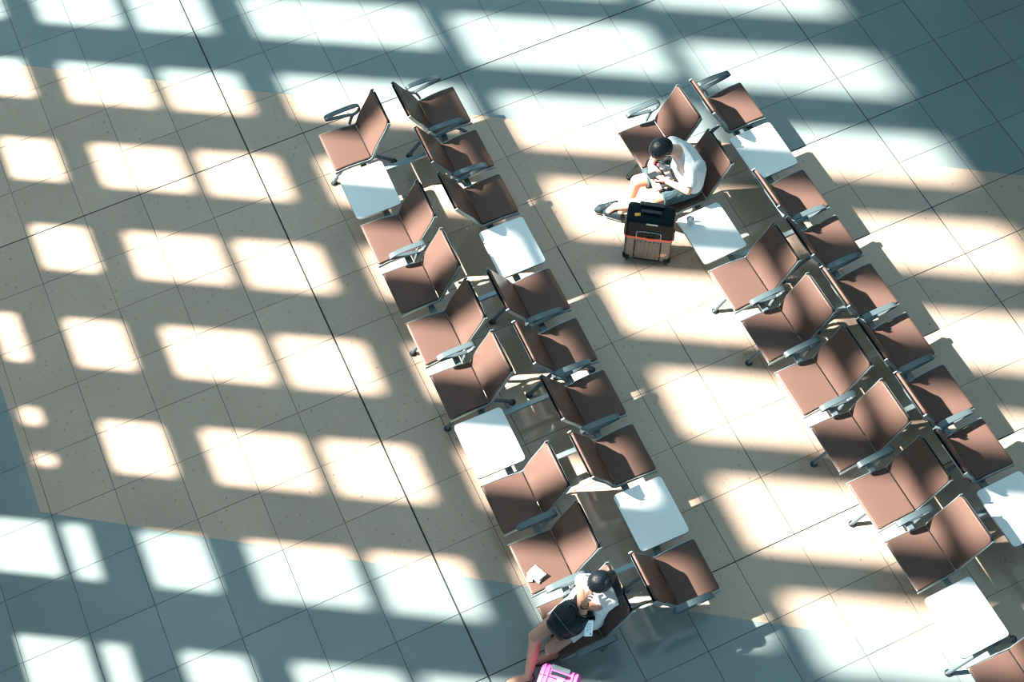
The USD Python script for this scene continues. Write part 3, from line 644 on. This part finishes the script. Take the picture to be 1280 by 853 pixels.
obj('strap', sweep(band, rrect(.004, .042, .0015, 2), (0, 0, 1)) if False else cat([loft([np.array([(px * q, py * q, pz + dz_) for px, py, pz in band[:-1]]) for q, dz_ in ((1.0, 0), (1.012, .002), (1.012, .036), (1.0, .038))], cap=False)]), 'red_strap', cs, smooth=40, label='bright red luggage strap')
obj('buckle', move(rbox(.06, .012, .042, .004, 2), (.02, -.122, .434)), 'red_strap', cs, smooth=40)
for sx in (-1, 1):
    for sy in (-1, 1):
        wh = obj('wheel', move(trimesh.creation.cylinder(.026, height=.022, sections=24), (sx * .19, sy * .085, .027), ry=90), 'black_plastic', cs, smooth=40)
        obj('wheel_fork', move(rbox(.045, .04, .035, .008, 2), (sx * .19, sy * .085, .034)), 'black_plastic', wh, smooth=40)
    obj('corner_guard', move(rbox(.075, .05, .085, .02, 3), (sx * .196, -.092, .052)), 'case_black', cs, smooth=40)
    obj('side_handle' if sx > 0 else 'side_foot', move(rbox(.022, .05, .16, .008, 2), (sx * .232, 0, .33)), 'black_plastic', cs, smooth=40)
obj('top_handle', cat([move(rbox(.20, .034, .022, .009, 2), (.0, -.01, .748)), move(rbox(.03, .034, .03, .008, 2), (-.085, -.01, .724)), move(rbox(.03, .034, .03, .008, 2), (.085, -.01, .724))]), 'black_plastic', cs, smooth=40)
obj('telescopic_handle', cat([move(rbox(.24, .045, .030, .010, 2), (0, .075, .735)), move(rbox(.026, .02, .02, .006, 2), (-.10, .075, .725)), move(rbox(.026, .02, .02, .006, 2), (.10, .075, .725))]), 'black_plastic', cs, smooth=40)
obj('lock_plate', move(rbox(.11, .006, .024, .002, 2), (.02, -.113, .688)), 'aluminium', cs, smooth=40)
obj('luggage_tag', move(rbox(.055, .035, .006, .002, 2), (-.125, -.04, .733), rz=15), 'tag_yellow', cs, smooth=40, label='small yellow luggage tag')
st = [plate(sg.Polygon([(0, 0), (.055, .0), (.065, .016), (.01, .016)]), 0, .001)]; st.append(move(st[0], (.008, .021, 0))); st.append(move(st[0], (.016, .042, 0)))
sk = cat(st); v = sk.vertices.copy(); sk.vertices = np.c_[v[:, 0] + .115, -.1130 - v[:, 2], v[:, 1] + .165]; obj('sticker', sk, 'sticker', cs, label='faded orange striped sticker')

# pink suitcase at the lower edge
mat('case_pink', (.80, .11, .42), .28)
mat('label_white', (.82, .84, .82), .5)
mat('label_green', (.08, .35, .16), .5)
pk = thing('suitcase', 'bright pink hard suitcase standing by the woman at the bottom edge', 'suitcase', (5.205, -5.465, 0), math.degrees(math.atan2(.21, .204)))
obj('shell', move(rbox(.335, .215, .500, .045, 4), (0, 0, .045)), 'case_pink', pk, smooth=40)
for sx in (-1, 1):
    for k in (0, 1): obj('rib', move(rbox(.020, .190, .022, .009, 3), (sx * (.098 + .036 * k), 0, .530 - .004 * k)), 'case_pink', pk, smooth=40)
    obj('rib', move(rbox(.020, .022, .40, .009, 3), (sx * .10, -.105, .10)), 'case_pink', pk, smooth=40)
obj('seam', cat([loft([np.array([(px * q, -.002 + s_, .295 + py * q) for px, py in rrect(.337, .502, .046, 6)]) for q, s_ in ((1.0, -.004), (1.012, -.002), (1.012, .002), (1.0, .004))], cap=False)]), 'black_plastic', pk, smooth=40)
obj('top_handle', cat([move(rbox(.135, .028, .018, .008, 2), (-.01, .03, .562)), move(rbox(.02, .028, .028, .008, 2), (-.068, .03, .538)), move(rbox(.02, .028, .028, .008, 2), (.048, .03, .538))]), 'black_plastic', pk, smooth=40)
obj('telescopic_handle', move(rbox(.16, .04, .016, .006, 2), (-.01, .085, .541)), 'dull_metal', pk, smooth=40)
lbk = obj('paper_label', move(rbox(.055, .050, .003, .001, 2), (.012, -.022, .5450)), 'label_white', pk, label='white paper label with a green mark')
obj('green_mark', move(trimesh.creation.annulus(.007, .013, .001, sections=20), (.012, -.022, .5490)), 'label_green', lbk)
for sx in (-1, 1):
    for sy in (-1, 1): obj('wheel', move(trimesh.creation.cylinder(.022, height=.02, sections=20), (sx * .13, sy * .075, .024), ry=90), 'black_plastic', pk, smooth=40)

# small things left on seat and table
def crumple(w, h, seed, amp):
    n = 14; xs = np.linspace(-w / 2, w / 2, n); ys = np.linspace(-h / 2, h / 2, n); X, Y = np.meshgrid(xs, ys); p = np.c_[X.ravel(), Y.ravel(), np.zeros(n * n)]
    p[:, 2] = amp * (meshkit.fbm(p * 22 + 3, 3, seed)); p[:, 0] += .3 * amp * (meshkit.noise(p * 30, seed + 3) - .5)
    f = []
    for i in range(n - 1):
        for j in range(n - 1): a = i * n + j; f += [(a, a + 1, a + n + 1), (a, a + n + 1, a + n)]
    q = p - V((0, 0, .002)); m = len(p); f = np.array(f)
    return trimesh.Trimesh(np.vstack([p, q]), np.vstack([f, f[:, ::-1] + m]), process=False)
mat('paper', (.80, .81, .83), .7)
pp = thing('crumpled_paper', 'crumpled white paper lying on the seat beside the woman', 'paper', PAPER, 22)
obj('sheet', crumple(.135, .105, 4, .022), 'paper', pp)
obj('folded_corner', move(crumple(.05, .07, 8, .03), (-.02, -.065, .004), rz=35), 'paper', pp)
obj('dark_strip', move(rbox(.012, .085, .004, .001, 1), (.062, .012, .018), rz=-6), 'black_plastic', pp, label='dark torn edge')
M['clear_plastic'] = usdkit.material(stage, '/World/Looks/clear_plastic', {'t': ('transparent_bsdf', {'color': (.93, .96, .97)}), 'g': ('glossy_bsdf', {'roughness': .06}), 'f': ('fresnel', {'IOR': 1.45}), 'm': ('mix_closure', {})}, [('f.fac', 'm.fac'), ('t.BSDF', 'm.closure1'), ('g.BSDF', 'm.closure2')], surface='m.closure')
cup = thing('plastic_cup', 'small clear plastic cup on the white table by the grey suitcase', 'cup', CUP)
prof = np.array([(0, 0), (.026, 0), (.036, .075), (.0375, .075), (.0275, -.0), (.0275, 0)])
obj('cup_wall', trimesh.creation.revolve(np.array([(0.0, .002), (.025, .002), (.0345, .074), (.037, .075), (.036, .071), (.0265, 0), (0.0, 0)]), sections=32), 'clear_plastic', cup, smooth=40)
